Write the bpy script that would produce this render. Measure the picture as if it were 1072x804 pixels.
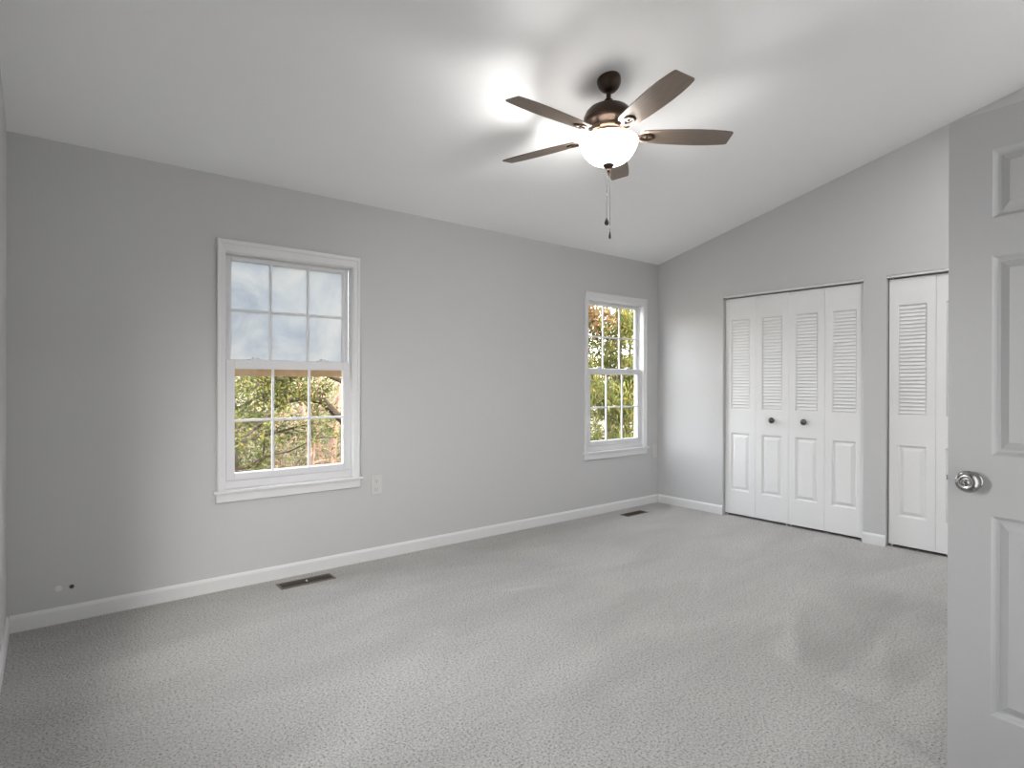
import bpy, bmesh, math, random
from mathutils import Vector, Matrix
random.seed(7)
for o in list(bpy.data.objects):
    bpy.data.objects.remove(o)
S = bpy.context.scene
COL = S.collection

# ------------------------------------------------------------------ camera
cam_d = bpy.data.cameras.new('camera')
cam = bpy.data.objects.new('camera', cam_d); COL.objects.link(cam)
S.camera = cam
cam_d.sensor_width = 36.0; cam_d.sensor_fit = 'HORIZONTAL'
cam_d.lens = 607.47 / 1072 * 36.0
cam_d.clip_start = 0.02
YAW, PITCH, ROLL = 0.896493, -0.0017838, 0.0019089
F = Vector((math.cos(YAW)*math.cos(PITCH), math.sin(YAW)*math.cos(PITCH), math.sin(PITCH)))
R0 = F.cross(Vector((0, 0, 1))).normalized(); U0 = R0.cross(F)
Rv = R0*math.cos(ROLL) + U0*math.sin(ROLL); Uv = U0*math.cos(ROLL) - R0*math.sin(ROLL)
m3 = Matrix((Rv, Uv, -F)).transposed()
cam.matrix_world = Matrix.Translation((-4.9534, -3.7661, 1.2335)) @ m3.to_4x4()

# ------------------------------------------------------------------ view, sky, sun, lights
S.view_settings.view_transform = 'Standard'
S.view_settings.look = 'None'
S.view_settings.exposure = 0.35
S.view_settings.gamma = 1.0
S.view_settings.use_curve_mapping = False
SKY_STRENGTH = 2.3
SUN_ENERGY = 15
BULB_W = 40
BOWL_EMIT = 4.4
HALL_W = 9.0
SIDE_W = 9.5
CEIL_FILL_W = 28

W = bpy.data.worlds.new('sky'); S.world = W; W.use_nodes = True
nt = W.node_tree; nt.nodes.clear()
out = nt.nodes.new('ShaderNodeOutputWorld'); bg = nt.nodes.new('ShaderNodeBackground')
sky = nt.nodes.new('ShaderNodeTexSky')
sky.sky_type = 'NISHITA'; sky.sun_disc = False
sky.sun_elevation = math.radians(38); sky.sun_rotation = math.radians(200)
sky.air_density = 1.6; sky.dust_density = 3.0
bg.inputs['Strength'].default_value = SKY_STRENGTH
hs = nt.nodes.new('ShaderNodeHueSaturation'); hs.inputs['Saturation'].default_value = .22
nt.links.new(sky.outputs[0], hs.inputs['Color']); nt.links.new(hs.outputs[0], bg.inputs['Color']); nt.links.new(bg.outputs[0], out.inputs['Surface'])

def light(name, kind, energy, loc, direction=None, color=(1, 1, 1), **kw):
    d = bpy.data.lights.new(name, kind); d.energy = energy; d.color = color
    for k, v in kw.items(): setattr(d, k, v)
    o = bpy.data.objects.new(name, d); COL.objects.link(o); o.location = loc
    if direction: o.rotation_euler = Vector(direction).to_track_quat('-Z', 'Y').to_euler()
    return o
light('sun', 'SUN', SUN_ENERGY, (0, -20, 20), (-0.22, 0.74, -0.62), (1, .95, .86), angle=0.01)
# added fill lamp in the entry doorway, standing in for hall daylight
light('hall_fill', 'AREA', HALL_W, (-3.21, -4.12, 1.15), (0, 1, .08), (1, 1, 1), shape='RECTANGLE', size=.74, size_y=1.85)
# added fill lamp set in the unseen left-wall opening
light('side_fill', 'AREA', SIDE_W, (-5.15, -2.075, 1.45), (1, .22, -.42), (1, 1, 1), shape='RECTANGLE', size=.45, size_y=1.0, spread=math.radians(115))
for cx in (-3.7325, -.646):   # sampling portals in the two window openings (they emit nothing)
    p = light('window_portal', 'AREA', 1.0, (cx, .16, 1.3), (0, -1, 0), shape='RECTANGLE', size=.80, size_y=1.42)
    p.data.cycles.is_portal = True
p = light('window_portal', 'AREA', 1.0, (-5.20, -2.075, 1.45), (1, 0, 0), shape='RECTANGLE', size=.56, size_y=1.12)  # portal for the added left-wall opening
p.data.cycles.is_portal = True

# ------------------------------------------------------------------ materials
def mat(name):
    m = bpy.data.materials.new(name); m.use_nodes = True
    n = m.node_tree; b = n.nodes['Principled BSDF']
    return m, n, b
def N(n, t, **kw):
    x = n.nodes.new(t)
    for k, v in kw.items():
        if k in x.inputs: x.inputs[k].default_value = v
        else: setattr(x, k, v)
    return x
def simple(name, col, rough=.5, metal=0.0, bump=0.0, scale=200.0, var=0.03, spec=None):
    m, n, b = mat(name)
    tc = N(n, 'ShaderNodeTexCoord'); nz = N(n, 'ShaderNodeTexNoise', Scale=scale, Detail=3.0)
    n.links.new(tc.outputs['Object'], nz.inputs['Vector'])
    rp = N(n, 'ShaderNodeValToRGB')
    c0 = [max(0, c*(1-var)) for c in col]; c1 = [min(1, c*(1+var)) for c in col]
    rp.color_ramp.elements[0].color = (*c0, 1); rp.color_ramp.elements[0].position = .3
    rp.color_ramp.elements[1].color = (*c1, 1); rp.color_ramp.elements[1].position = .7
    n.links.new(nz.outputs['Fac'], rp.inputs['Fac']); n.links.new(rp.outputs['Color'], b.inputs['Base Color'])
    b.inputs['Roughness'].default_value = rough; b.inputs['Metallic'].default_value = metal
    if spec is not None: b.inputs['Specular IOR Level'].default_value = spec
    if bump:
        bp = N(n, 'ShaderNodeBump', Strength=bump, Distance=.002)
        n.links.new(nz.outputs['Fac'], bp.inputs['Height']); n.links.new(bp.outputs['Normal'], b.inputs['Normal'])
    return m
M_WALL = simple('grey_wall_paint', (.57, .57, .573), .75, bump=.06, scale=350, var=.01, spec=.25)
M_CEIL = simple('ceiling_paint', (.90, .90, .90), .9, bump=.05, scale=300, var=.01, spec=.1)
M_TRIM = simple('white_trim_paint', (.74, .74, .745), .38, bump=.02, scale=120, var=.01)
M_VINYL = simple('white_window_vinyl', (.72, .72, .735), .35, var=.01)
M_DOORW = simple('white_door_paint', (.80, .80, .805), .42, bump=.03, scale=160, var=.01)
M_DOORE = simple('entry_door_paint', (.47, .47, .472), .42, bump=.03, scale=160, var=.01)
M_PLATE = simple('white_plastic', (.62, .62, .61), .35, var=.01)
M_SLOT = simple('dark_slot', (.05, .05, .05), .6)
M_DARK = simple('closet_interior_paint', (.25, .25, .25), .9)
M_BRONZE = simple('dark_bronze', (.055, .036, .026), .34, .75, var=.1)
M_BRONZE_L = simple('satin_bronze', (.20, .135, .095), .30, .85, var=.06)
M_KNOBD = simple('dark_pewter', (.11, .11, .11), .35, .8, bump=.3, scale=300, var=.15)
M_NICKEL = simple('satin_nickel', (.34, .335, .33), .24, 1.0, var=.04)
M_BLACK = simple('black_plastic', (.012, .012, .012), .35)
M_CHAIN = simple('chain_metal', (.22, .20, .18), .4, .8)
M_WHITEBEAD = simple('white_bead', (.8, .8, .78), .4)
M_REG = simple('brown_register_steel', (.060, .048, .036), .55, .3, var=.15)
M_REGF = simple('tan_register_frame', (.20, .175, .145), .55, .2, var=.1)
M_TAN = simple('tan_painted_wood', (.50, .34, .19), .6, var=.12, scale=30)
M_EXT = simple('exterior_siding', (.5, .48, .44), .8)

def blade_mat():
    m, n, b = mat('walnut_blade')
    tc = N(n, 'ShaderNodeTexCoord'); mp = N(n, 'ShaderNodeMapping'); mp.inputs['Scale'].default_value = (3, 40, 3)
    nz = N(n, 'ShaderNodeTexNoise', Scale=3.0, Detail=6.0)
    n.links.new(tc.outputs['Object'], mp.inputs['Vector']); n.links.new(mp.outputs[0], nz.inputs['Vector'])
    rp = N(n, 'ShaderNodeValToRGB')
    rp.color_ramp.elements[0].color = (.16, .122, .095, 1); rp.color_ramp.elements[0].position = .3
    rp.color_ramp.elements[1].color = (.21, .162, .128, 1); rp.color_ramp.elements[1].position = .7
    n.links.new(nz.outputs['Fac'], rp.inputs['Fac']); n.links.new(rp.outputs[0], b.inputs['Base Color'])
    b.inputs['Roughness'].default_value = .42
    return m
M_BLADE = blade_mat()

def carpet_mat():
    m, n, b = mat('beige_grey_carpet')
    L = n.links.new
    tc = N(n, 'ShaderNodeTexCoord')
    vor = N(n, 'ShaderNodeTexVoronoi', Scale=95.0, Randomness=1.0)
    nz = N(n, 'ShaderNodeTexNoise', Scale=105.0, Detail=5.0, Roughness=.75)
    fine = N(n, 'ShaderNodeTexNoise', Scale=260.0, Detail=2.0)
    for x in (vor, nz, fine): L(tc.outputs['Object'], x.inputs['Vector'])
    # tuft shade
    rp = N(n, 'ShaderNodeValToRGB')
    e = rp.color_ramp.elements
    e[0].position = .395; e[0].color = (.16, .152, .141, 1)
    e[1].position = .60; e[1].color = (.74, .723, .70, 1)
    x = e.new(.465); x.color = (.56, .546, .527, 1)
    mixn = N(n, 'ShaderNodeMath', operation='MULTIPLY_ADD'); mixn.inputs[1].default_value = .75
    mul = N(n, 'ShaderNodeMath', operation='MULTIPLY'); mul.inputs[1].default_value = .25
    L(fine.outputs['Fac'], mul.inputs[0]); L(nz.outputs['Fac'], mixn.inputs[0]); L(mul.outputs[0], mixn.inputs[2])
    L(mixn.outputs[0], rp.inputs['Fac'])
    # brushed nap: broad soft patches and vacuum strokes (pile leaning one way or the other)
    mp = N(n, 'ShaderNodeMapping'); mp.inputs['Scale'].default_value = (.55, 1.6, 1); mp.inputs['Rotation'].default_value = (0, 0, .18)
    L(tc.outputs['Object'], mp.inputs['Vector'])
    big = N(n, 'ShaderNodeTexNoise', Scale=1.5, Detail=3.0, Roughness=.6, Distortion=.6); L(mp.outputs[0], big.inputs['Vector'])
    mr = N(n, 'ShaderNodeMapRange'); mr.inputs['From Min'].default_value = .32; mr.inputs['From Max'].default_value = .68
    mr.inputs['To Min'].default_value = .90; mr.inputs['To Max'].default_value = 1.09
    L(big.outputs['Fac'], mr.inputs['Value'])
    sep = N(n, 'ShaderNodeSeparateXYZ')
    wob = N(n, 'ShaderNodeTexNoise', Scale=9.0, Detail=2.0); L(tc.outputs['Object'], wob.inputs['Vector'])
    wa = N(n, 'ShaderNodeVectorMath', operation='MULTIPLY_ADD')
    wa.inputs[1].default_value = (.05, .05, 0); L(wob.outputs['Color'], wa.inputs[0]); L(tc.outputs['Object'], wa.inputs[2])
    L(wa.outputs[0], sep.inputs[0])
    def half(a, b2, soft):   # 1 on the left side of the line a->b
        dx, dy = b2[0]-a[0], b2[1]-a[1]; l = math.hypot(dx, dy); nx, ny = -dy/l, dx/l
        m1 = N(n, 'ShaderNodeMath', operation='MULTIPLY'); m1.inputs[1].default_value = nx; L(sep.outputs['X'], m1.inputs[0])
        m2 = N(n, 'ShaderNodeMath', operation='MULTIPLY_ADD'); m2.inputs[1].default_value = ny; L(sep.outputs['Y'], m2.inputs[0]); L(m1.outputs[0], m2.inputs[2])
        r = N(n, 'ShaderNodeMapRange', interpolation_type='SMOOTHSTEP'); c = nx*a[0]+ny*a[1]
        r.inputs['From Min'].default_value = c-soft; r.inputs['From Max'].default_value = c+soft
        L(m2.outputs[0], r.inputs['Value']); return r.outputs[0]
    def poly(pts, soft, soft0=None):  # counter-clockwise
        p = None
        for i in range(len(pts)):
            h = half(pts[i], pts[(i+1) % len(pts)], soft0 if (soft0 and i == 0) else soft)
            if p is None: p = h
            else:
                q = N(n, 'ShaderNodeMath', operation='MULTIPLY'); L(p, q.inputs[0]); L(h, q.inputs[1]); p = q.outputs[0]
        return p
    def ccw(p):
        a = sum(p[i][0]*p[(i+1) % len(p)][1]-p[(i+1) % len(p)][0]*p[i][1] for i in range(len(p)))
        return p if a > 0 else p[::-1]
    tone = mr.outputs[0]
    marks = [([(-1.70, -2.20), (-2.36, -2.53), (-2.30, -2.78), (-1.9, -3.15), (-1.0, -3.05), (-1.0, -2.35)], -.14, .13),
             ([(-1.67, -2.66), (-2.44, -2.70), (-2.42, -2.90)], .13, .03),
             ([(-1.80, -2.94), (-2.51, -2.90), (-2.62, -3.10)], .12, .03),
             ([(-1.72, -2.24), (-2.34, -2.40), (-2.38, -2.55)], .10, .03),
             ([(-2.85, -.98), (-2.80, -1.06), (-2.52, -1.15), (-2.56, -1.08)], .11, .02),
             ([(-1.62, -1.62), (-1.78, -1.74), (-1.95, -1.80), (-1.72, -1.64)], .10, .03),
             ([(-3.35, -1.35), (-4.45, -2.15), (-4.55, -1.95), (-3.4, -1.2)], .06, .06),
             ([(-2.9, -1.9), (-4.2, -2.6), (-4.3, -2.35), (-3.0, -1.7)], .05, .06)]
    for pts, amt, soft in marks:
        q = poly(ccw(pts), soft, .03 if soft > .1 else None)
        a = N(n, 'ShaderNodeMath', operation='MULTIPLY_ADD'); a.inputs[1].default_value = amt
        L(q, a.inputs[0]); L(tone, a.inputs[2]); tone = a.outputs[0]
    sc = N(n, 'ShaderNodeVectorMath', operation='SCALE'); L(rp.outputs[0], sc.inputs[0]); L(tone, sc.inputs['Scale'])
    L(sc.outputs[0], b.inputs['Base Color'])
    b.inputs['Roughness'].default_value = .95; b.inputs['Specular IOR Level'].default_value = .1
    b.inputs['Sheen Weight'].default_value = .15; b.inputs['Sheen Roughness'].default_value = .5
    bp = N(n, 'ShaderNodeBump', Strength=1.0, Distance=.016)
    ad = N(n, 'ShaderNodeMath', operation='MULTIPLY_ADD'); ad.inputs[1].default_value = -.5
    L(vor.outputs['Distance'], ad.inputs[0]); L(nz.outputs['Fac'], ad.inputs[2])
    L(ad.outputs[0], bp.inputs['Height']); L(bp.outputs[0], b.inputs['Normal'])
    return m
M_CARPET = carpet_mat()

def glass_mat():
    m, n, b = mat('window_glass'); n.nodes.remove(b)
    o = n.nodes['Material Output']
    t = N(n, 'ShaderNodeBsdfTransparent'); g = N(n, 'ShaderNodeBsdfGlossy'); g.inputs['Roughness'].default_value = .02
    mx = N(n, 'ShaderNodeMixShader'); mx.inputs[0].default_value = .010
    n.links.new(t.outputs[0], mx.inputs[1]); n.links.new(g.outputs[0], mx.inputs[2])
    n.links.new(mx.outputs[0], o.inputs['Surface']); return m
M_GLASS = glass_mat()
def fog_mat():   # failed double glazing: condensation between the panes
    m, n, b = mat('fogged_glass'); n.nodes.remove(b)
    o = n.nodes['Material Output']; L = n.links.new
    tc = N(n, 'ShaderNodeTexCoord')
    nz = N(n, 'ShaderNodeTexNoise', Scale=2.6, Detail=5.0, Roughness=.6, Distortion=.8); L(tc.outputs['Object'], nz.inputs['Vector'])
    rp = N(n, 'ShaderNodeValToRGB'); e = rp.color_ramp.elements
    e[0].position = .34; e[0].color = (.255, .28, .315, 1); e[1].position = .62; e[1].color = (.43, .43, .425, 1)
    L(nz.outputs['Fac'], rp.inputs[0])
    tl = N(n, 'ShaderNodeBsdfTranslucent'); L(rp.outputs[0], tl.inputs['Color'])
    df = N(n, 'ShaderNodeBsdfDiffuse'); df.inputs['Color'].default_value = (.5, .52, .53, 1)
    m1 = N(n, 'ShaderNodeMixShader'); m1.inputs[0].default_value = .25; L(tl.outputs[0], m1.inputs[1]); L(df.outputs[0], m1.inputs[2])
    t = N(n, 'ShaderNodeBsdfTransparent')
    rg = N(n, 'ShaderNodeMapRange'); rg.inputs['From Min'].default_value = .3; rg.inputs['From Max'].default_value = .65
    rg.inputs['To Min'].default_value = .90; rg.inputs['To Max'].default_value = .97; L(nz.outputs['Fac'], rg.inputs['Value'])
    m2 = N(n, 'ShaderNodeMixShader'); L(rg.outputs[0], m2.inputs[0]); L(t.outputs[0], m2.inputs[1]); L(m1.outputs[0], m2.inputs[2])
    L(m2.outputs[0], o.inputs['Surface']); return m
M_FOG = fog_mat()
def bowl_mat():
    m, n, b = mat('lit_frosted_glass'); n.nodes.remove(b)
    o = n.nodes['Material Output']; L = n.links.new
    em = N(n, 'ShaderNodeEmission'); em.inputs['Color'].default_value = (1, .975, .945, 1); em.inputs['Strength'].default_value = BOWL_EMIT
    tl = N(n, 'ShaderNodeBsdfTranslucent'); tl.inputs['Color'].default_value = (.9, .88, .85, 1)
    ad = N(n, 'ShaderNodeAddShader'); L(em.outputs[0], ad.inputs[0]); L(tl.outputs[0], ad.inputs[1])
    L(ad.outputs[0], o.inputs['Surface']); return m
M_BOWL = bowl_mat()
LEAF_K = .135
def leaf_mat(name, cols):
    cols = [tuple(c*LEAF_K for c in q) for q in cols]
    m, n, b = mat(name); n.nodes.remove(b)
    o = n.nodes['Material Output']; L = n.links.new
    g = N(n, 'ShaderNodeNewGeometry'); rp = N(n, 'ShaderNodeValToRGB'); rp.color_ramp.interpolation = 'CONSTANT'
    e = rp.color_ramp.elements
    e[0].position = 0; e[0].color = (*cols[0], 1); e[1].position = 1/len(cols); e[1].color = (*cols[1], 1)
    for i, c in enumerate(cols[2:]):
        x = e.new((i+2)/len(cols)); x.color = (*c, 1)
    L(g.outputs['Random Per Island'], rp.inputs[0])
    d = N(n, 'ShaderNodeBsdfDiffuse'); t = N(n, 'ShaderNodeBsdfTranslucent'); mx = N(n, 'ShaderNodeMixShader'); mx.inputs[0].default_value = .4
    L(rp.outputs[0], d.inputs['Color']); L(rp.outputs[0], t.inputs['Color'])
    L(d.outputs[0], mx.inputs[1]); L(t.outputs[0], mx.inputs[2]); L(mx.outputs[0], o.inputs['Surface']); return m
M_LEAF_G = leaf_mat('green_leaves', [(.30, .36, .10), (.42, .48, .14), (.22, .29, .10), (.52, .55, .20)])
M_LEAF_YG = leaf_mat('yellow_green_leaves', [(.55, .58, .16), (.68, .66, .24), (.40, .47, .14), (.60, .50, .12), (.30, .38, .13)])
M_LEAF_O = leaf_mat('orange_leaves', [(.75, .48, .20), (.70, .36, .20), (.72, .60, .28), (.45, .25, .15)])
M_LEAF_R = leaf_mat('rust_leaves', [(.60, .28, .18), (.70, .42, .28), (.45, .26, .16)])
M_LEAF_D = leaf_mat('dark_green_leaves', [(.16, .24, .10), (.24, .32, .12), (.30, .38, .16), (.42, .42, .14)])
M_BARK = simple('grey_brown_bark', (.022, .017, .013), .9, scale=25, var=.35, spec=.03)
M_BARKT = simple('tan_bark', (.105, .066, .050), .9, scale=18, var=.2, spec=.03)
M_TWIG = leaf_mat('dry_twigs', [(.62, .50, .38), (.45, .36, .26), (.75, .63, .48), (.32, .26, .16), (.48, .46, .20)])
def hill_mat():
    m, n, b = mat('leaf_litter_hillside'); L = n.links.new
    tc = N(n, 'ShaderNodeTexCoord'); nz = N(n, 'ShaderNodeTexNoise', Scale=1.6, Detail=9.0, Roughness=.75); L(tc.outputs['Object'], nz.inputs['Vector'])
    rp = N(n, 'ShaderNodeValToRGB'); e = rp.color_ramp.elements
    e[0].position = .35; e[0].color = (.035, .032, .018, 1); e[1].position = .65; e[1].color = (.10, .082, .058, 1)
    x = e.new(.5); x.color = (.07, .058, .035, 1)
    L(nz.outputs['Fac'], rp.inputs[0]); L(rp.outputs[0], b.inputs['Base Color']); b.inputs['Roughness'].default_value = 1; return m
M_HILL = hill_mat()

# ------------------------------------------------------------------ helpers
def link(name, me, parent=None):
    o = bpy.data.objects.new(name, me); COL.objects.link(o)
    if parent: o.parent = parent
    return o
def obj(name, bm, m, parent=None, smooth=False, loc=None):
    bmesh.ops.recalc_face_normals(bm, faces=bm.faces[:])
    me = bpy.data.meshes.new(name); bm.to_mesh(me); bm.free()
    me.materials.append(m)
    if smooth:
        for p in me.polygons: p.use_smooth = True
    o = link(name, me, parent)
    if loc: o.location = loc
    return o
def raw(name, vs, fs, m, parent=None):
    me = bpy.data.meshes.new(name); me.from_pydata(vs, [], fs); me.materials.append(m); return link(name, me, parent)
def empty(name, loc=(0, 0, 0), rz=0.0):
    o = bpy.data.objects.new(name, None); COL.objects.link(o); o.location = loc; o.rotation_euler = (0, 0, rz)
    o.empty_display_size = .1; return o
def tag(o, label=None, cat=None, group=None, kind=None):
    if label: o['label'] = label
    if cat: o['category'] = cat
    if group: o['group'] = group
    if kind: o['kind'] = kind
    return o
def struct(o, label, cat): return tag(o, label, cat, kind='structure')
def box(bm, a, b, bev=0.0):
    x0, y0, z0 = a; x1, y1, z1 = b
    v = [bm.verts.new(p) for p in ((x0, y0, z0), (x1, y0, z0), (x1, y1, z0), (x0, y1, z0), (x0, y0, z1), (x1, y0, z1), (x1, y1, z1), (x0, y1, z1))]
    fs = [bm.faces.new([v[i] for i in q]) for q in ((0, 3, 2, 1), (4, 5, 6, 7), (0, 1, 5, 4), (1, 2, 6, 5), (2, 3, 7, 6), (3, 0, 4, 7))]
    if bev:
        es = list({e for f in fs for e in f.edges})
        bmesh.ops.bevel(bm, geom=es, offset=bev, segments=2, profile=.5, affect='EDGES')
def bx(*boxes, bev=0.0):
    bm = bmesh.new()
    for a, b in boxes: box(bm, a, b, bev)
    return bm
def lathe(prof, n=40, bm=None, mtx=None):   # prof: (r, z), about Z
    bm = bm or bmesh.new(); rings = []
    for r, z in prof:
        if r < 1e-5: ring = [bm.verts.new((0, 0, z))]
        else: ring = [bm.verts.new((r*math.cos(2*math.pi*i/n), r*math.sin(2*math.pi*i/n), z)) for i in range(n)]
        if mtx:
            for v in ring: v.co = mtx @ v.co
        rings.append(ring)
    for a, b in zip(rings, rings[1:]):
        for i in range(n):
            j = (i+1) % n
            if len(a) == 1 and len(b) == 1: continue
            if len(a) == 1: bm.faces.new((a[0], b[i], b[j]))
            elif len(b) == 1: bm.faces.new((a[i], a[j], b[0]))
            else: bm.faces.new((a[i], a[j], b[j], b[i]))
    return bm
def prism(bm, pts, axis, a, b):   # polygon in the two other axes extruded along axis
    def P(p, t):
        q = list(p); q.insert(axis, t); return q
    A = [bm.verts.new(P(p, a)) for p in pts]; B = [bm.verts.new(P(p, b)) for p in pts]
    bm.faces.new(A); bm.faces.new(B[::-1]); k = len(pts)
    for i in range(k): bm.faces.new((A[i], A[(i+1) % k], B[(i+1) % k], B[i]))
def autosmooth(o, deg=35):
    for p in o.data.polygons: p.use_smooth = True
    o.data.set_sharp_from_angle(angle=math.radians(deg))

# ------------------------------------------------------------------ room shell
L_, D_, H0, SL = 5.1133, 4.02, 2.462, 0.2419
def ceil_z(y): return H0 + SL*(-y)
WT = .14
WB = .108          # window wall
def holed(us, vs, holes, put, t):
    """wall slab: grid cells us x vs less the holes; put(u, v, d) gives the point at depth d"""
    bm = bmesh.new()
    cells = {}
    for i in range(len(us)-1):
        for j in range(len(vs)-1):
            cu, cv = (us[i]+us[i+1])/2, (vs[j]+vs[j+1])/2
            cells[i, j] = not any(h[0] < cu < h[1] and h[2] < cv < h[3] for h in holes)
    def V(i, j, d): return bm.verts.new(put(us[i], vs[j], d))
    for (i, j), on in cells.items():
        if not on: continue
        for d in (0, t): bm.faces.new((V(i, j, d), V(i+1, j, d), V(i+1, j+1, d), V(i, j+1, d)))
        for (di, dj, a, b) in ((-1, 0, (i, j), (i, j+1)), (1, 0, (i+1, j), (i+1, j+1)), (0, -1, (i, j), (i+1, j)), (0, 1, (i, j+1), (i+1, j+1))):
            if not cells.get((i+di, j+dj), False):
                bm.faces.new((V(*a, 0), V(*b, 0), V(*b, t), V(*a, t)))
    bmesh.ops.remove_doubles(bm, verts=bm.verts[:], dist=1e-5)
    return bm
WC1, WC2 = -3.7325, -.646          # window centres
HX0, HX1, HZ0, HZ1 = -.4025, .4025, .585, 2.018
xs = [-L_-WT, WC1+HX0, WC1+HX1, WC2+HX0, WC2+HX1, 0.0]
struct(obj('wall_back', holed(xs, [0, HZ0, HZ1, H0+.02],
       [(WC1+HX0, WC1+HX1, HZ0, HZ1), (WC2+HX0, WC2+HX1, HZ0, HZ1)], lambda u, v, d: (u, d, v), WB), M_WALL),
       'long grey window wall facing the room', 'wall')
# closet wall (right), with two door openings
OP1, OP2, OPH = (-1.946, -.743), (-2.715, -2.103), 2.05
ys = [-D_, OP2[0], OP2[1], OP1[0], OP1[1], WT]
bm = holed(ys, [0, OPH, H0], [(*OP1, 0, OPH), (*OP2, 0, OPH)], lambda u, v, d: (d, u, v), .11)
prism(bm, [(-D_, H0), (0, H0), (-D_, ceil_z(-D_)+.02)], 0, 0, .11)
struct(obj('wall_right', bm, M_WALL), 'grey closet wall rising with the sloped ceiling', 'wall')
# left wall with an unseen window opening, added to let light in
W3 = (-2.35, -1.80, .90, 2.00)
bm = holed([-D_, W3[0], W3[1], 0], [0, W3[2], W3[3], H0], [W3], lambda u, v, d: (-L_-d, u, v), WT)
prism(bm, [(-D_, H0), (0, H0), (-D_, ceil_z(-D_)+.02)], 0, -L_-WT, -L_)
struct(obj('wall_left', bm, M_WALL), 'grey left side wall seen edge-on at the left border', 'wall')
DX1 = -2.795; DX0 = DX1-.80
struct(obj('wall_front', holed([-L_-WT, DX0, DX1, .11], [0, 2.075, ceil_z(-D_)+.02], [(DX0, DX1, 0, 2.075)], lambda u, v, d: (u, -D_-d, v), WT), M_WALL),
       'grey wall holding the entry doorway', 'wall')
bm = bmesh.new()
prism(bm, [(-D_-1.9, ceil_z(-D_)), (-D_, ceil_z(-D_)), (WT, ceil_z(WT)), (WT, ceil_z(WT)+.15), (-D_, ceil_z(-D_)+.15), (-D_-1.9, ceil_z(-D_)+.15)], 0, -L_-WT, .75)
struct(obj('ceiling', bm, M_CEIL), 'white vaulted ceiling sloping up from the window wall', 'ceiling')
struct(obj('floor', bx(((-L_-WT, -D_-1.8, -.12), (.75, WT, 0))), M_CARPET), 'beige grey wall-to-wall carpet with vacuum marks', 'carpet')
# hall behind the doorway, and the closets behind the bifold doors
struct(obj('wall_hall', bx(((-L_-WT, -D_-1.9, 0), (.75, -D_-1.8, ceil_z(-D_))), ((-L_-WT, -D_-1.8, 0), (-L_, -D_-WT, ceil_z(-D_))), ((.65, -D_-1.8, 0), (.75, WT, ceil_z(-D_)))), M_WALL),
       'grey hall wall beyond the entry doorway', 'wall')
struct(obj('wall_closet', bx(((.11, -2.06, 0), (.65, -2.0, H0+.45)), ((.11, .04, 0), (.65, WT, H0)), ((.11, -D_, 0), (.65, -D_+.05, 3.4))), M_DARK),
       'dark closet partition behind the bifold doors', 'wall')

# baseboards
def baseboard(name, p0, p1, nrm, label):
    h, t = .083, .013
    bm = bmesh.new(); d = (Vector(p1)-Vector(p0)); n = Vector(nrm)
    prof = [(0, 0), (t, 0), (t, h-.016), (t*.75, h-.008), (t*.35, h), (0, h)]
    A = [bm.verts.new((Vector(p0)+n*o+Vector((0, 0, z)))) for o, z in prof]
    B = [bm.verts.new((Vector(p1)+n*o+Vector((0, 0, z)))) for o, z in prof]
    bm.faces.new(A); bm.faces.new(B[::-1])
    for i in range(len(prof)): bm.faces.new((A[i], A[(i+1) % 6], B[(i+1) % 6], B[i]))
    return struct(obj(name, bm, M_TRIM), label, 'baseboard')
baseboard('baseboard_back', (-L_+.012, 0, 0), (-.012, 0, 0), (0, -1, 0), 'white baseboard along the window wall')
baseboard('baseboard_left', (-L_, 0, 0), (-L_, -D_, 0), (1, 0, 0), 'white baseboard along the left wall')
baseboard('baseboard_right', (0, 0, 0), (0, OP1[1], 0), (-1, 0, 0), 'white baseboard between room corner and double closet doors')
baseboard('baseboard_right.001', (0, OP1[0], 0), (0, OP2[1], 0), (-1, 0, 0), 'short white baseboard between the two closets')
baseboard('baseboard_right.002', (0, OP2[0], 0), (0, -D_, 0), (-1, 0, 0), 'white baseboard behind the open entry door')
baseboard('baseboard_front', (-L_, -D_, 0), (DX0-.06, -D_, 0), (0, 1, 0), 'white baseboard left of the entry doorway')
baseboard('baseboard_front.001', (DX1+.06, -D_, 0), (0, -D_, 0), (0, 1, 0), 'white baseboard right of the entry doorway')
struct(obj('trim_1', bx(((DX0-.06, -D_, 0), (DX0, -D_+.016, 2.135)), ((DX1, -D_, 0), (DX1+.06, -D_+.016, 2.135)), ((DX0, -D_, 2.075), (DX1, -D_+.016, 2.135)), bev=.003), M_TRIM),
       'white casing around the entry doorway', 'trim')

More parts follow.
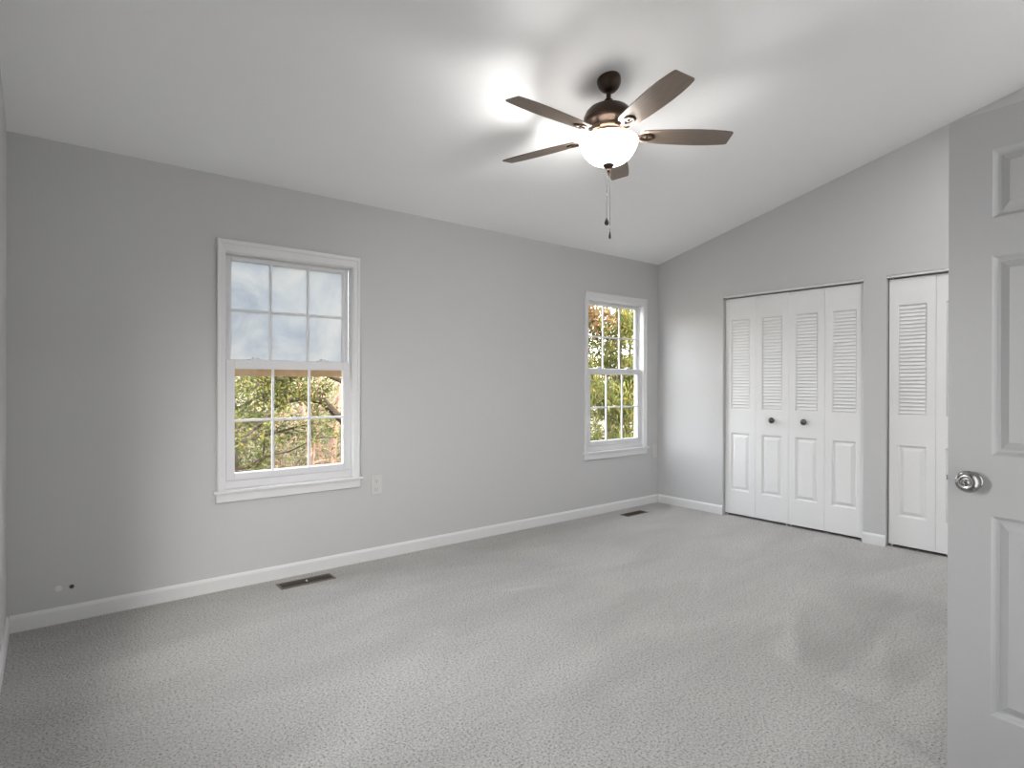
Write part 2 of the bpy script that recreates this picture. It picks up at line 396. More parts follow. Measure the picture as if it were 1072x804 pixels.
# ------------------------------------------------------------------ windows
def ring_frame(bm, x0, x1, z0, z1, w, y0, y1, bev=.003, wb=None, wt=None):
    wb = w if wb is None else wb; wt = w if wt is None else wt
    box(bm, (x0, y0, z0), (x0+w, y1, z1), bev); box(bm, (x1-w, y0, z0), (x1, y1, z1), bev)
    box(bm, (x0+w, y0, z0), (x1-w, y1, z0+wb), bev); box(bm, (x0+w, y0, z1-wt), (x1-w, y1, z1), bev)
def sash(name, parent, x0, x1, z0, z1, y, stile, wb, wt, pane_mat):
    s = obj(name, (lambda b: (ring_frame(b, x0, x1, z0, z1, stile, y, y+.03, .003, wb, wt), b)[1])(bmesh.new()), M_VINYL, parent)
    a, b, c, d = x0+stile, x1-stile, z0+wb, z1-wt
    bm = bmesh.new(); ring_frame(bm, a-.001, b+.001, c-.001, d+.001, .006, y+.006, y+.026, 0); obj('glazing_bead', bm, M_VINYL, s)
    obj('pane', bx(((a-.004, y+.013, c-.004), (b+.004, y+.016, d+.004))), pane_mat, s)
    g = bmesh.new(); w = .0075
    for k in (1, 2):
        x = a+(b-a)*k/3; box(g, (x-w, y+.008, c), (x+w, y+.021, d), .002)
    zm = (c+d)/2
    for i in range(3): box(g, (a+(b-a)*i/3+(w if i else 0), y+.0085, zm-w), (a+(b-a)*(i+1)/3-(w if i < 2 else 0), y+.0205, zm+w), .002)
    obj('grille', g, M_VINYL, s)
    return s
def make_window(name, cx, label, up_mat, tan):
    r = empty(name, (cx, 0, .585)); struct(r, label, 'window')
    Z = -.585
    # casing, mitred
    hw, ws, wh, zt, zb = .3975, .047, .072, 2.013, .592
    prof = [(0, 0), (0, .007), (.10, .013), (.62, .016), (.68, .022), (.93, .023), (1, .019), (1, 0)]
    bm = bmesh.new(); rows = []
    for t, p in prof:
        rows.append([bm.verts.new(v) for v in ((-hw-t*ws, -p, zb+Z), (-hw-t*ws, -p, zt+t*wh+Z), (hw+t*ws, -p, zt+t*wh+Z), (hw+t*ws, -p, zb+Z))])
    for a, b in zip(rows, rows[1:]):
        for i in range(3): bm.faces.new((a[i], a[i+1], b[i+1], b[i]))
    obj('casing', bm, M_TRIM, r)
    bm = bmesh.new(); ring_frame(bm, HX0+.0005, HX1-.0005, HZ0+Z+.0005, HZ1+Z-.0005, .007, .0, WB-.001, 0, .007, .007)
    box(bm, (HX0+.0075, .012, HZ0+Z+.0075), (HX1-.0075, WB-.001, .640+Z), .003)
    # track ribs on the jambs and the head
    for x0, x1 in ((HX0+.0075, HX0+.011), (HX1-.011, HX1-.0075)): box(bm, (x0, .046, .641+Z), (x1, .050, HZ1+Z-.008))
    obj('window_frame', bm, M_VINYL, r)
    lo = sash('lower_sash', r, -.391, .388, .642+Z, 1.371+Z, .014, .046, .040, .050, M_GLASS)
    up = sash('upper_sash', r, -.391, .388, 1.326+Z, 2.006+Z, .054, .034, .045, .024, up_mat)
    for x in (-.225, .20):
        bm = bx(((x-.032, .020, 1.3712+Z), (x+.032, .044, 1.378+Z)), bev=.002)
        lathe([(0, .014), (.010, .014), (.013, .006), (.013, 0)], 16, bm, Matrix.Translation((x, .032, 1.376+Z)))
        box(bm, (x-.004, .018, 1.381+Z), (x+.030, .028, 1.388+Z), .002)
        obj('sash_lock', bm, M_VINYL, lo)
    if tan:
        tr = obj('screen_rail', bx(((-.390, .089, 1.272+Z), (.390, .106, 1.322+Z)), ((-.390, .0855, 1.302+Z), (.390, .089, 1.320+Z)), bev=.001), M_TAN, r)
        tag(tr, 'tan wooden screen rail')
    bm = bx(((-.466, -.034, .574+Z), (.466, .0, .592+Z)), ((-.3965, .0, .5855+Z), (.3965, .010, .592+Z)), bev=.003)
    obj('window_sill', bm, M_TRIM, r)
    obj('apron', bx(((-.450, -.017, .520+Z), (.450, .0, .574+Z)), bev=.003), M_TRIM, r)
    return r
make_window('window_1', WC1, 'large left double-hung window with fogged upper sash', M_FOG, True)
make_window('window_2', WC2, 'farther double-hung window beside the room corner, clear panes', M_GLASS, False)
bm = bmesh.new(); ring_frame(bm, W3[0], W3[1], W3[2], W3[3], .05, 0, .1, .002)  # frame of the added window, which lights the room from the left
w3 = obj('window_fill', bm, M_VINYL); w3.matrix_world = Matrix(((0, -1, 0, -L_-.02), (1, 0, 0, 0), (0, 0, 1, 0), (0, 0, 0, 1)))
struct(w3, 'white frame of the unseen left wall window added for light', 'window')

# ------------------------------------------------------------------ moulded doors
def face_cells(bm, us, zs, skip, y):
    for i in range(len(us)-1):
        for j in range(len(zs)-1):
            if (i, j) in skip: continue
            bm.faces.new([bm.verts.new(p) for p in ((us[i], y, zs[j]), (us[i+1], y, zs[j]), (us[i+1], y, zs[j+1]), (us[i], y, zs[j+1]))])
def slab(us, zs, skip, T):
    """slab with front at y=0 and back at y=T; skipped cells are open on both faces"""
    bm = bmesh.new()
    face_cells(bm, us, zs, skip, 0); face_cells(bm, us, zs, skip, T)
    for i in range(len(us)-1):
        for z in (zs[0], zs[-1]): bm.faces.new([bm.verts.new(p) for p in ((us[i], 0, z), (us[i+1], 0, z), (us[i+1], T, z), (us[i], T, z))])
    for j in range(len(zs)-1):
        for u in (us[0], us[-1]): bm.faces.new([bm.verts.new(p) for p in ((u, 0, zs[j]), (u, 0, zs[j+1]), (u, T, zs[j+1]), (u, T, zs[j]))])
    bmesh.ops.remove_doubles(bm, verts=bm.verts[:], dist=1e-5)
    return bm
def ringed(bm, u0, u1, z0, z1, prof, y, s, cap=True):
    prev = None
    for ins, d in prof:
        r = [bm.verts.new(p) for p in ((u0+ins, y+s*d, z0+ins), (u1-ins, y+s*d, z0+ins), (u1-ins, y+s*d, z1-ins), (u0+ins, y+s*d, z1-ins))]
        if prev:
            for i in range(4): bm.faces.new((prev[i], prev[(i+1) % 4], r[(i+1) % 4], r[i]))
        prev = r
    if cap: bm.faces.new(prev)
RAISED = [(0, 0), (.003, .002), (.005, .005), (.010, .012), (.013, .0135), (.019, .0135), (.0205, .0125), (.039, .004), (.041, .0025)]
def raised_panel(parent, u0, u1, z0, z1, T, k=1.0, m=None):
    bm = bmesh.new(); pr = [(a*k, b) for a, b in RAISED]
    ringed(bm, u0, u1, z0, z1, pr, 0, 1); ringed(bm, u0, u1, z0, z1, pr, T, -1)
    return obj('raised_panel', bm, m or M_DOORW, parent)
def louver_panel(parent, u0, u1, z0, z1, T, n=29):
    bm = bmesh.new()
    for y, s in ((0, 1), (T, -1)):
        ringed(bm, u0, u1, z0, z1, [(0, 0), (.003, .003), (.009, .0135), (.010, .0140)], y, s, cap=False)
        a, b, c, d = u0+.010, u1-.010, z0+.010, z1-.010
        h = (d-c)/n
        for i in range(n):
            zb, zt = c+h*i, c+h*(i+1)
            P = [(zb, .0140), (zb+.10*h, .0045), (zb+.22*h, .0035), (zt, .0140)]
            A = [bm.verts.new((a, y+s*q, z)) for z, q in P]; B = [bm.verts.new((b, y+s*q, z)) for z, q in P]
            for k in range(3): bm.faces.new((A[k], A[k+1], B[k+1], B[k]))
            bm.faces.new(A); bm.faces.new(B[::-1])
    return obj('louver_panel', bm, M_DOORW, parent)
def knob_obj(name, parent, m, prof, loc, rx):
    o = obj(name, lathe(prof, 32), m, parent, smooth=True); o.location = loc; o.rotation_euler = (rx, 0, 0); return o
def bifold(name, y_start, label, knobs, lw=.2965):
    r = empty(name, (.036, y_start, .022), -math.pi/2); struct(r, label, 'closet door')
    Hh, T = 1.999, .030
    for k in range(2):
        u = k*(lw+.002)
        us = [u, u+.056, u+lw-.056, u+lw]; zs = [0, .216, .752, .975, 1.802, Hh]
        lf = obj('door_leaf', slab(us, zs, {(1, 1), (1, 3)}, T), M_DOORW, r)
        raised_panel(lf, us[1], us[2], zs[1], zs[2], T, .95)
        louver_panel(lf, us[1], us[2], zs[3], zs[4], T)
        if k in knobs:
            kn = knob_obj('knob', lf, M_KNOBD, [(0, .037), (.009, .0365), (.018, .033), (.0245, .027), (.0265, .021), (.0235, .0145), (.014, .010), (.010, .006), (.011, .003), (.017, .0)],
                          (u+lw/2+(.008 if k == 1 else -.012), 0, .886), math.pi/2)
            tag(kn, 'round dark metal knob')
    for x in (.018, 2*lw-.016):
        obj('pivot_pin', bx(((x-.005, .010, -.020), (x+.005, .020, .001)), ((x-.005, .010, Hh-.001), (x+.005, .020, Hh+.010)), bev=.001), M_TRIM, r)
    return r
bifold('door_2', -.749, 'white louvered bifold closet door nearest the room corner', {1})
bifold('door_3', -.749-.5965, 'white louvered bifold closet door right of the double pair', {0})
bifold('door_4', -2.112, 'white louvered bifold closet door partly hidden by the entry door', {0} if False else {1})
# closet head tracks
for k, (nm, a, b) in enumerate((('trim_2', OP1[0], OP1[1]), ('trim_3', OP2[0], OP2[1]))):
    bm = bx(((.006, a+.001, 2.032), (.072, b-.001, 2.0495)), bev=.001)
    struct(obj(nm, bm, M_TRIM), ('white head track above the double bifold doors', 'white head track above the partly hidden closet door')[k], 'track')

# entry door: six-panel leaf, open into the room
DA = -1.66314
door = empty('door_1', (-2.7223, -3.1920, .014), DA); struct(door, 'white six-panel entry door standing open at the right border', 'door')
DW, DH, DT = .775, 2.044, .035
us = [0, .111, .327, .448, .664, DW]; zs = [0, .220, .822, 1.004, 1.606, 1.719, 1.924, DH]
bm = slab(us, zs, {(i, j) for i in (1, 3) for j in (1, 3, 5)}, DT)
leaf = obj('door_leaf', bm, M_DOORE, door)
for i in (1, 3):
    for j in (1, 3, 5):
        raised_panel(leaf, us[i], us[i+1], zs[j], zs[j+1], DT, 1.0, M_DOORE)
kz = .921
def privacy_knob(yloc, rx):
    k = empty('door_knob', (.0640, yloc, kz)); k.parent = door; k.rotation_euler = (rx, 0, 0)
    tag(k, 'satin nickel privacy knob')
    obj('rosette', lathe([(0, .008), (.018, .007), (.024, .005), (.0275, .003), (.028, 0)], 40), M_NICKEL, k, smooth=True)
    kb = obj('knob', lathe([(.0125, .004), (.0125, .012), (.020, .016), (.0290, .022), (.0328, .029), (.0332, .036), (.0308, .044), (.0245, .0510),
                       (.0160, .0545), (.0146, .0530), (.0085, .0530), (.0080, .0570), (.0035, .0573), (.003, .0530), (0, .0530)], 40), M_NICKEL, k, smooth=True)
    return k
privacy_knob(0, math.pi/2); privacy_knob(DT, -math.pi/2)
obj('latch_bolt', bx(((-.009, .012, kz-.008), (.001, .024, kz+.008)), bev=.002), M_NICKEL, door)
for z in (.22, 1.02, 1.80):
    bm = bx(((DW-.001, .004, z-.045), (DW+.002, DT-.002, z+.045)))
    lathe([(0, -.045), (.006, -.045), (.006, .045), (0, .045)], 12, bm, Matrix.Translation((DW+.003, DT-.001, z)))
    obj('hinge', bm, M_NICKEL, door)

# ------------------------------------------------------------------ ceiling fan
FX, FY = -2.608, -1.656
FZ = ceil_z(FY)
fan = empty('ceiling_fan', (FX, FY, FZ))
tag(fan, 'dark bronze five-blade ceiling fan with lit white glass bowl', 'ceiling fan')
z_ = lambda z: z-FZ
BZ = 2.559
tilt = Matrix.Rotation(-math.atan(SL), 4, 'X')   # canopy collar follows the slope
bm = lathe([(.0, .004), (.062, .004), (.064, -.006), (.0635, -.018), (.060, -.034), (.050, -.052), (.036, -.066), (.022, -.074), (.0, -.076)], 40)
o = obj('canopy', bm, M_BRONZE, fan); o.matrix_local = Matrix.Rotation(-math.atan(SL)*.9, 4, 'X'); autosmooth(o, 50)
o = obj('downrod', lathe([(0, z_(2.80)), (.0125, z_(2.80)), (.0125, z_(2.765)), (.0125, z_(2.758)), (.022, z_(2.752)), (.027, z_(2.738)), (.027, z_(2.718)), (0, z_(2.718))], 24), M_BRONZE, fan); autosmooth(o, 40)
o = obj('motor_housing', lathe([(0, z_(2.724)), (.040, z_(2.724)), (.074, z_(2.716)), (.104, z_(2.700)), (.122, z_(2.680)), (.131, z_(2.658)), (.134, z_(2.640)), (.130, z_(2.628)), (.118, z_(2.618)), (.100, z_(2.606)), (.096, z_(2.598)), (.0, z_(2.598))], 56), M_BRONZE, fan); autosmooth(o, 50)
o = obj('motor_ring', lathe([(0, z_(2.600)), (.098, z_(2.600)), (.100, z_(2.592)), (.094, z_(2.580)), (.078, z_(2.572)), (0, z_(2.572))], 48), M_BRONZE_L, fan); autosmooth(o, 45)
o = obj('light_fitter', lathe([(0, z_(2.573)), (.060, z_(2.573)), (.064, z_(2.558)), (.088, z_(2.548)), (.092, z_(2.541)), (.088, z_(2.536)), (.0, z_(2.536))], 48), M_BRONZE_L, fan); autosmooth(o, 45)
# blades
def blade_outline():
    prof = [(.168, .030), (.172, .041), (.182, .048), (.22, .0535), (.30, .0605), (.40, .0655), (.48, .0670), (.55, .0650), (.61, .0600), (.648, .0545), (.656, .0515), (.660, .047)]
    return [(r, w) for r, w in prof] + [(r, -w) for r, w in prof[::-1]]
def make_blade(k):
    a = 4.390 + k*2*math.pi/5
    bm = bmesh.new(); pts = blade_outline(); t = .003
    A = [bm.verts.new((r, s, -t)) for r, s in pts]; B = [bm.verts.new((r, s, t)) for r, s in pts]
    bm.faces.new(A); bm.faces.new(B[::-1]); n = len(pts)
    for i in range(n): bm.faces.new((A[i], A[(i+1) % n], B[(i+1) % n], B[i]))
    b = obj('blade', bm, M_BLADE, fan)
    b.matrix_local = Matrix.Translation((0, 0, BZ-FZ)) @ Matrix.Rotation(a, 4, 'Z') @ Matrix.Rotation(-.198, 4, 'X')
    # blade iron: arm out of the motor ring, an open oval medallion screwed under the blade
    bm = bmesh.new()
    sec = [(.085, .020, .022, .030), (.110, .017, .014, .021), (.135, .013, .001, .008), (.158, .014, -.008, -.003), (.172, .016, -.009, -.003)]
    prev = None
    for r, w, z0, z1 in sec:
        q = [bm.verts.new(p) for p in ((r, -w, z0), (r, w, z0), (r, w, z1), (r, -w, z1))]
        if prev:
            for i in range(4): bm.faces.new((prev[i], prev[(i+1) % 4], q[(i+1) % 4], q[i]))
        else: bm.faces.new(q)
        prev = q
    bm.faces.new(prev)
    n = 32; rr = []
    for (ax, ay, z) in ((.046, .031, -.003), (.045, .030, -.009), (.041, .026, -.011), (.029, .015, -.009), (.027, .013, -.003)):
        rr.append([bm.verts.new((.206+ax*math.cos(2*math.pi*i/n), ay*math.sin(2*math.pi*i/n), z)) for i in range(n)])
    for p, q in zip(rr, rr[1:]):
        for i in range(n): bm.faces.new((p[i], p[(i+1) % n], q[(i+1) % n], q[i]))
    for x, y in ((.170, 0), (.243, .0), (.206, .0)):
        lathe([(.0, -.0125), (.005, -.0115), (.006, -.0035)], 10, bm, Matrix.Translation((x, y, 0)))
    io = obj('blade_iron', bm, M_BRONZE, b); autosmooth(io, 45)
    return b
for k in range(5): make_blade(k)
# bowl
prof = [(.150, 2.533), (.1545, 2.531), (.1555, 2.524), (.1535, 2.512), (.149, 2.498), (.140, 2.478), (.127, 2.456), (.110, 2.437), (.088, 2.421), (.062, 2.410), (.034, 2.405), (.0, 2.404)]
prof = prof + [(max(0, r-.004), z+.004) for r, z in prof[::-1]][0:]
o = obj('light_bowl', lathe([(r, z_(z)) for r, z in prof], 64), M_BOWL, fan, smooth=True)
tag(o, 'frosted white glass bowl, lit')
fo = obj('finial', lathe([(0, z_(2.4105)), (.028, z_(2.409)), (.031, z_(2.401)), (.027, z_(2.394)), (.016, z_(2.386)), (.011, z_(2.378)), (.012, z_(2.372)), (.008, z_(2.366)), (0, z_(2.364))], 32), M_BRONZE, o); autosmooth(fo, 40)
def chain(off, z_end, kind):
    ox, oy = off
    bm = bmesh.new(); 
    lathe([(0, z_(2.380)), (.0011, z_(2.380)), (.0011, z_(z_end+.028)), (0, z_(z_end+.028))], 8, bm, Matrix.Translation((ox, oy, 0)))
    zz = 2.366
    while zz > z_end+.03:
        lathe([(0, .0021), (.0015, .0015), (.0021, 0), (.0015, -.0015), (0, -.0021)], 6, bm, Matrix.Translation((ox, oy, z_(zz)))); zz -= .0062
    c = obj('pull_chain', bm, M_CHAIN, fan)
    if kind:
        p = [(0, .030), (.004, .028), (.006, .020), (.011, .010), (.0125, .002), (.010, -.006), (.005, -.010), (0, -.011)]
    else:
        p = [(0, .030), (.003, .029), (.004, .018), (.006, .010), (.0065, -.004), (.004, -.008), (0, -.009)]
    pl = obj('pull_knob', lathe([(r, q+z_(z_end)) for r, q in p], 20), M_BLACK, c, smooth=True); pl.location = (ox, oy, 0)
    zc = z_(2.245) if kind else z_(z_end+.055)
    bd = obj('connector', lathe([(0, zc+.006), (.0032, zc+.005), (.0032, zc-.005), (0, zc-.006)], 10), M_WHITEBEAD, c); bd.location = (ox, oy, 0)
Rw = (Rv.x, Rv.y)
chain((-.0066, .0053), 2.090, True)
chain((.0066, -.0053), 2.016, False)
lt = light('fan_bulb', 'POINT', BULB_W, (0, 0, z_(2.497)), None, (1, .985, .965), shadow_soft_size=.035); lt.parent = fan

# unseen fill lamp shaped as a flush downlight, added to brighten the closet side
dl = empty('ceiling_fill', (-1.3, -3.3, ceil_z(-3.3)-.001)); dl.rotation_euler = (-math.atan(SL), 0, 0)
tag(dl, 'round white fill lamp added to the ceiling above the entry door side', 'fill lamp')
obj('fill_ring', lathe([(.185, 0), (.215, 0), (.212, -.010), (.190, -.014), (.185, -.008), (.185, 0)], 48), M_TRIM, dl, smooth=False)
obj('fill_backing', lathe([(0, -.0005), (.1845, -.0005), (.1845, -.003), (0, -.003)], 48), M_TRIM, dl)
q = light('ceiling_fill_lamp', 'AREA', CEIL_FILL_W, (0, 0, -.006), None, (1, .99, .975), shape='DISK', size=.36); q.parent = dl

# ------------------------------------------------------------------ floor registers, outlets, wall marks
def register(loc, w, d, label):
    r = empty('floor_register', loc); tag(r, label, 'floor vent', 'floor registers along the window wall')
    bm = bmesh.new(); ring_frame(bm, -w/2, w/2, 0, d, .012, 0, .006, .0015)
    for v in bm.verts: v.co = (v.co.x, v.co.z-d/2, v.co.y)
    obj('frame', bm, M_REGF, r)
    bm = bx(((-w/2+.012, -d/2+.012, .0005), (w/2-.012, d/2-.012, .0015)))
    n = 22; L0 = w-.03
    for i in range(n):
        x = -L0/2+L0*(i+.5)/n
        prism(bm, [(x-.004, .0015), (x-.001, .0048), (x+.001, .0048), (x-.002, .0015)], 1, -d/2+.013, d/2-.013) if False else box(bm, (x-.0016, -d/2+.013, .0014), (x+.0016, d/2-.013, .0048))
    box(bm, (-w/2+.012, -.0015, .0014), (w/2-.012, .0015, .0052))
    obj('louver_grate', bm, M_REG, r)
    lv = obj('damper_lever', bx(((-.004, -.010, .004), (.004, .006, .012)), bev=.001), M_WHITEBEAD if loc[0] < -2 else M_REG, r)
    return r
register((-3.703, -.167, 0), .335, .112, 'dark floor register below the large left window')
register((-.628, -.207, 0), .295, .100, 'small dark floor register near the far room corner')

def outlet(cx, cz, w, h, label, duplex):
    r = empty('wall_outlet', (cx, 0, cz)); tag(r, label, 'outlet')
    obj('cover_plate', bx(((-w/2, -.006, -h/2), (w/2, 0, h/2)), bev=.0025), M_PLATE, r)
    if duplex:
        for z in (.029, -.029):
            s = lathe([(0, .0085), (.0155, .0085), (.0165, .007), (.0165, .005)], 28, None, Matrix.Translation((0, 0, z)) @ Matrix.Rotation(math.pi/2, 4, 'X'))
            k = obj('receptacle', s, M_PLATE, r)
            obj('slot', bx(((-.0075, -.0089, z-.001), (-.0055, -.0080, z+.008)), ((.0055, -.0089, z-.001), (.0075, -.0080, z+.007)), ((-.0022, -.0089, z-.0105), (.0022, -.0080, z-.006))), M_SLOT, k)
        zs_ = (0,)
    else: zs_ = (.045, -.045)
    for z in zs_:
        obj('screw', lathe([(0, .0075), (.003, .0072), (.0035, .0055)], 14, None, Matrix.Translation((0, 0, z)) @ Matrix.Rotation(math.pi/2, 4, 'X')), M_PLATE, r)
    return r
outlet(-3.1575, .519, .082, .136, 'white duplex wall outlet right of the large left window', True)
o = outlet(-.061, .535, .080, .134, 'white cover plate between the far window and room corner', False); o.name = 'wall_plate'; o['category'] = 'wall plate'
bm = lathe([(0, .0006), (.008, .0006), (.009, .002), (.0105, .002), (.0105, 0)], 24, None, Matrix.Rotation(math.pi/2, 4, 'X'))
o = obj('cable_hole', bm, M_SLOT, loc=(-4.858, 0, .176)); tag(o, 'small dark cable hole low on the wall near left corner', 'hole')
bm = lathe([(0, .0022), (.010, .0022), (.014, .001), (.015, 0)], 24, None, Matrix.Rotation(math.pi/2, 4, 'X'))
o = obj('wall_plug', bm, simple('grey_filler', (.70, .70, .69), .7), loc=(-4.912, 0, .176)); tag(o, 'pale round wall plug left of the dark cable hole', 'wall plug')

# ------------------------------------------------------------------ outdoors
GZ = -2.9
def gz(x, y): 
    t = max(0, y-7)
    return GZ + min(5.2, .0055*t*t+.06*t) + .12*math.sin(x*.7)*math.cos(y*.5)
vs, fs = [], []
nx, ny = 70, 50
for j in range(ny+1):
    for i in range(nx+1):
        x = -25+80*i/nx; y = .4+59*j/ny; vs.append((x, y, gz(x, y)))
for j in range(ny):
    for i in range(nx):
        a = j*(nx+1)+i; fs.append((a, a+1, a+nx+2, a+nx+1))
g = raw('ground', vs, fs, M_HILL); struct(g, 'leaf-littered wooded hillside outside the windows', 'ground')
for p in g.data.polygons: p.use_smooth = True
struct(obj('wall_exterior', bx(((-L_-WT, .0, -3.2), (.75, WT, -.12)), ((-L_-WT, -D_-1.9, -3.2), (-L_, 0, -.12)), ((.65, -D_-1.9, -3.2), (.75, 0, -.12))), M_EXT), 'house wall below the bedroom floor', 'wall')

class Tubes:
    def __init__(s, sides=5): s.v, s.f, s.n = [], [], sides
    def tube(s, pts, rad):
        n = s.n; base = len(s.v)
        for k, p in enumerate(pts):
            d = (pts[min(k+1, len(pts)-1)]-pts[max(k-1, 0)]).normalized()
            u = d.cross(Vector((.3, .2, 1) if abs(d.z) < .9 else (1, 0, 0))).normalized(); w = d.cross(u)
            for i in range(n):
                a = 2*math.pi*i/n; s.v.append(tuple(p+(u*math.cos(a)+w*math.sin(a))*rad[k]))
        for k in range(len(pts)-1):
            for i in range(n):
                j = (i+1) % n; s.f.append((base+k*n+i, base+k*n+j, base+(k+1)*n+j, base+(k+1)*n+i))
        s.f.append(tuple(base+i for i in range(n))); s.f.append(tuple(base+(len(pts)-1)*n+i for i in range(n)))
class Leaves:
    def __init__(s): s.v, s.f = [], []
    def leaf(s, p, d, l, w):
        d = d.normalized(); q = Vector((random.gauss(0, 1), random.gauss(0, 1), random.gauss(0, 1)))
        u = d.cross(q).normalized(); nrm = d.cross(u)
        b = len(s.v)
        s.v += [tuple(p), tuple(p+d*l*.45+u*w-nrm*w*.3), tuple(p+d*l), tuple(p+d*l*.45-u*w-nrm*w*.3)]
        s.f += [(b, b+1, b+2), (b, b+2, b+3)]
def rnd(s=1): return Vector((random.gauss(0, s), random.gauss(0, s), random.gauss(0, s)))
def limb(T, p, d, length, r0, r1, wob=.12, n=6, lift=0.0):
    pts, rad = [p.copy()], [r0]
    for k in range(n):
        d = (d+rnd(wob)+Vector((0, 0, lift))).normalized(); p = p+d*(length/n); pts.append(p); rad.append(r0+(r1-r0)*(k+1)/n)
    T.tube(pts, rad); return pts, d
def tree(x, y, label, group, height=6.0, r=.12, leaf=None, bark=None, nb=16, crown=(.3, 1.0), spread=1.8, nleaf=2600, ls=.11, lw=.03, droop=0.0, name='tree', lean=(0, 0), twigs=4):
    z = gz(x, y)-.15
    t = empty(name, (x, y, z)); tag(t, label, 'tree', group)
    T = Tubes(); spots = []
    pts, d = limb(T, Vector((0, 0, 0)), Vector((lean[0], lean[1], 1)), height, r, r*.25, .05, 10)
    for b in range(nb):
        f = crown[0]+(crown[1]-crown[0])*(b+random.random())/nb
        k = min(9, int(f*10)); p = pts[k].lerp(pts[k+1], f*10-k)
        a = b*2.4+random.random(); e = random.uniform(.05, .6)
        L = spread*(1.15-.65*f)*random.uniform(.75, 1.2)
        bp, bd = limb(T, p, Vector((math.cos(a), math.sin(a), e)), L, r*.36*(1.1-f*.6), .008, .16, 6)
        for q in bp[2:]: spots.append(q)
        for s in range(twigs):
            q = bp[random.randint(2, 6)]
            tp, td = limb(T, q, (bd+rnd(.7)), L*random.uniform(.25, .5), .010, .004, .2, 4)
            spots += tp[1:]
    raw('trunk', T.v, T.f, bark or M_BARK, t)
    if leaf:
        Lf = Leaves()
        for i in range(nleaf):
            q = random.choice(spots)+rnd(.13)
            d = rnd(1)+Vector((0, 0, -droop))
            Lf.leaf(q, d, ls*random.uniform(.7, 1.3), lw*random.uniform(.8, 1.2))
        raw('foliage', Lf.v, Lf.f, leaf, t)
    return t
GR = 'trees outside the windows'
def along(slope, dist):   # a spot in the yard: dist metres in front of the camera's wall line, on a sight line
    return -4.95+slope*dist, -3.77+dist
# beyond the left window
x, y = along(.235, 9.5)
tree(x, y, 'bushy green tree behind the left panes of the large window', GR, 5.2, .10, M_LEAF_G, M_BARK, 24, (.50, 1), 1.5, 8000, .075, .016)
# tree with a thick arching bough crossing the lower sash
x, y = along(.475, 9.0)
z0 = gz(x, y)-.15
tb = empty('tree', (x, y, z0)); tag(tb, 'tree with thick dark arching bough crossing the large left window', 'tree', GR)
T = Tubes(8)
limb(T, Vector((0, 0, 0)), Vector((.02, 0, 1)), 7.0, .17, .07, .03, 10)
def P(slope, dist, z): 
    a, b = along(slope, dist); return Vector((a-x, b-y, z-z0))
bough = [P(.475, 9.0, .35), P(.43, 8.95, .50), P(.405, 8.9, .68), P(.375, 8.8, .95), P(.345, 8.7, 1.02), P(.315, 8.6, .98), P(.29, 8.5, .86), P(.27, 8.4, .66), P(.245, 8.3, .50), P(.22, 8.2, .42)]
T.tube(bough, [.09, .075, .065, .055, .050, .045, .040, .032, .025, .015])
b2 = [P(.475, 9.0, 1.0), P(.42, 8.7, 1.22), P(.38, 8.6, 1.36), P(.33, 8.5, 1.34), P(.295, 8.4, 1.24), P(.26, 8.3, 1.20)]
T.tube(b2, [.05, .04, .035, .028, .02, .012])
sp = []
for bpts in (bough[3:], b2[2:]):
    for k in range(26):
        q = random.choice(bpts[:-1]); i = bpts.index(q); q = q.lerp(bpts[i+1], random.random())
        tp, td = limb(T, q, Vector((random.gauss(0, .6), random.gauss(0, .6), random.uniform(-.1, 1))), random.uniform(.25, .6), .011, .004, .25, 4); sp += tp[1:]
raw('trunk', T.v, T.f, M_BARK, tb)
Lf = Leaves()
for i in range(3200): Lf.leaf(random.choice(sp)+rnd(.06), rnd(1), .065*random.uniform(.7, 1.2), .014)
raw('foliage', Lf.v, Lf.f, M_LEAF_YG, tb)
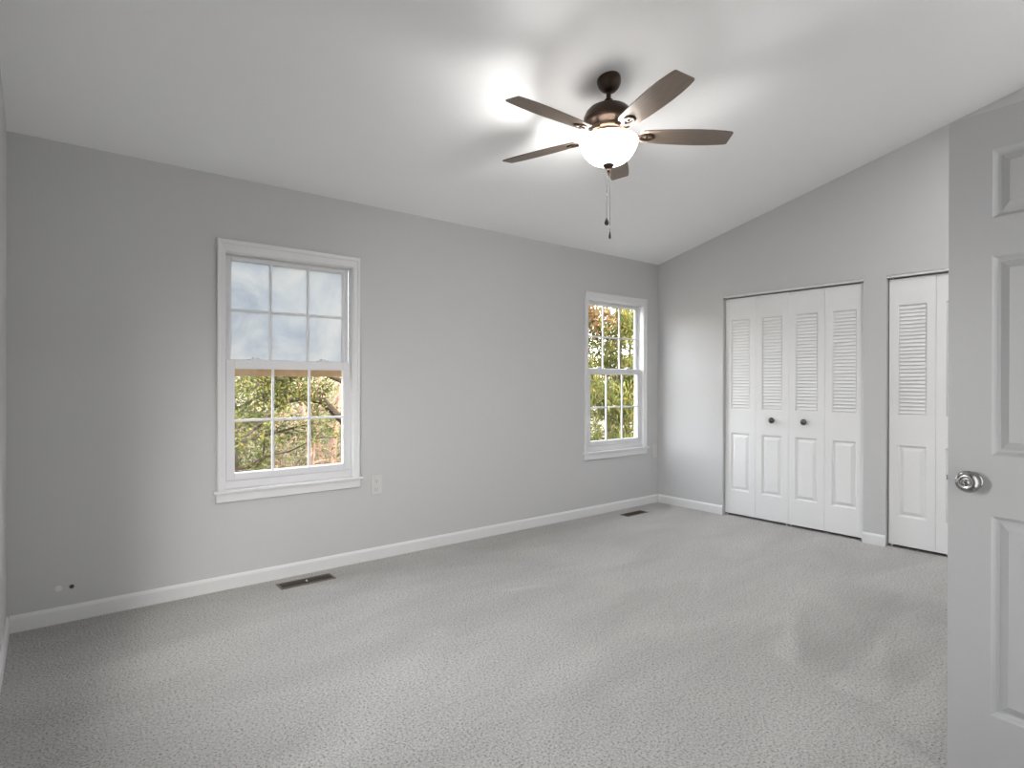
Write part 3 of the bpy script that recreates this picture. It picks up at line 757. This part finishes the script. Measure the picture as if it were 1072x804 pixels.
# slender tan trunks at the right edge of the left window
lab = ['slender tan tree trunk, leftmost of three in the large window', 'slender tan tree trunk, middle of three in the large window', 'slender tan tree trunk, rightmost of three in the large window']
for k, (s, r) in enumerate(((.366, .075), (.381, .11), (.397, .09))):
    x, y = along(s, 12.6+.5*k)
    tree(x, y, lab[k], 'slender tan trunks', 8.5, r, None, M_BARKT, 10, (.25, 1), .9, name='tree', twigs=2)
x, y = along(.30, 17)
tree(x, y, 'bare twiggy tree in the woods behind the arching bough', GR, 7, .07, M_LEAF_YG, M_BARKT, 20, (.2, 1), 1.7, 300, .1, .03)
x, y = along(.352, 11.5)
tree(x, y, 'thin bare tree with few yellow leaves left of the tan trunks', GR, 6, .045, M_LEAF_YG, M_BARKT, 16, (.2, 1), 1.1, 220, .1, .03)
# beyond the far window
x, y = along(1.135, 8.9)
tree(x, y, 'large yellow-green tree with drooping leaves filling the far window', GR, 6.1, .07, M_LEAF_YG, M_BARK, 36, (.14, .97), 2.0, 17000, .16, .018, 1.6)
x, y = along(1.12, 15)
tree(x, y, 'dark green tree behind the yellow-green tree', GR, 5.6, .13, M_LEAF_D, M_BARK, 24, (.2, 1), 2.2, 6500, .15, .025, .8)
x, y = along(.975, 7.4)
tree(x, y, 'orange autumn tree at upper left of the far window', GR, 7.0, .08, M_LEAF_O, M_BARK, 20, (.70, 1), 1.3, 2600, .09, .026)
x, y = along(1.17, 10.6)
tree(x, y, 'rust-coloured tree at upper right of the far window', GR, 7.5, .08, M_LEAF_R, M_BARK, 26, (.62, 1), 1.5, 1100, .09, .028)
# thicket of dry stems and scrub on the hillside
T = Leaves()
for i in range(16000):
    dist = random.uniform(10.5, 26); s = random.uniform(-.15, 1.45) if random.random() < .45 else random.uniform(.18, .47)
    x, y = along(s, dist); h = random.uniform(.2, 1)**1.0*4.2
    base = Vector((x, y, gz(x, y)+h*random.random()))
    d = Vector((random.gauss(0, .7), random.gauss(0, .7), random.uniform(.0, 1)))
    T.leaf(base, d, random.uniform(.3, 1.1), random.uniform(.006, .016))
th = raw('thicket', T.v, T.f, M_TWIG); tag(th, 'tangle of dry tan stems and scrub covering the hillside', 'undergrowth', kind='stuff')
T = Leaves()
for i in range(9000):
    dist = random.uniform(10, 24); s = random.uniform(.1, 1.4) if random.random() < .55 else random.uniform(.18, .47)
    x, y = along(s, dist); cl = math.sin(x*1.9+1)*math.sin(y*1.3+x*.7)
    if cl < random.uniform(.1, 1.0): continue
    T.leaf(Vector((x, y, gz(x, y)+random.uniform(0, 3.4))), rnd(1), random.uniform(.12, .22), .04)
th = raw('scrub_foliage', T.v, T.f, M_LEAF_G); tag(th, 'scattered green leaves of the scrub among the dry stems', 'undergrowth', kind='stuff')
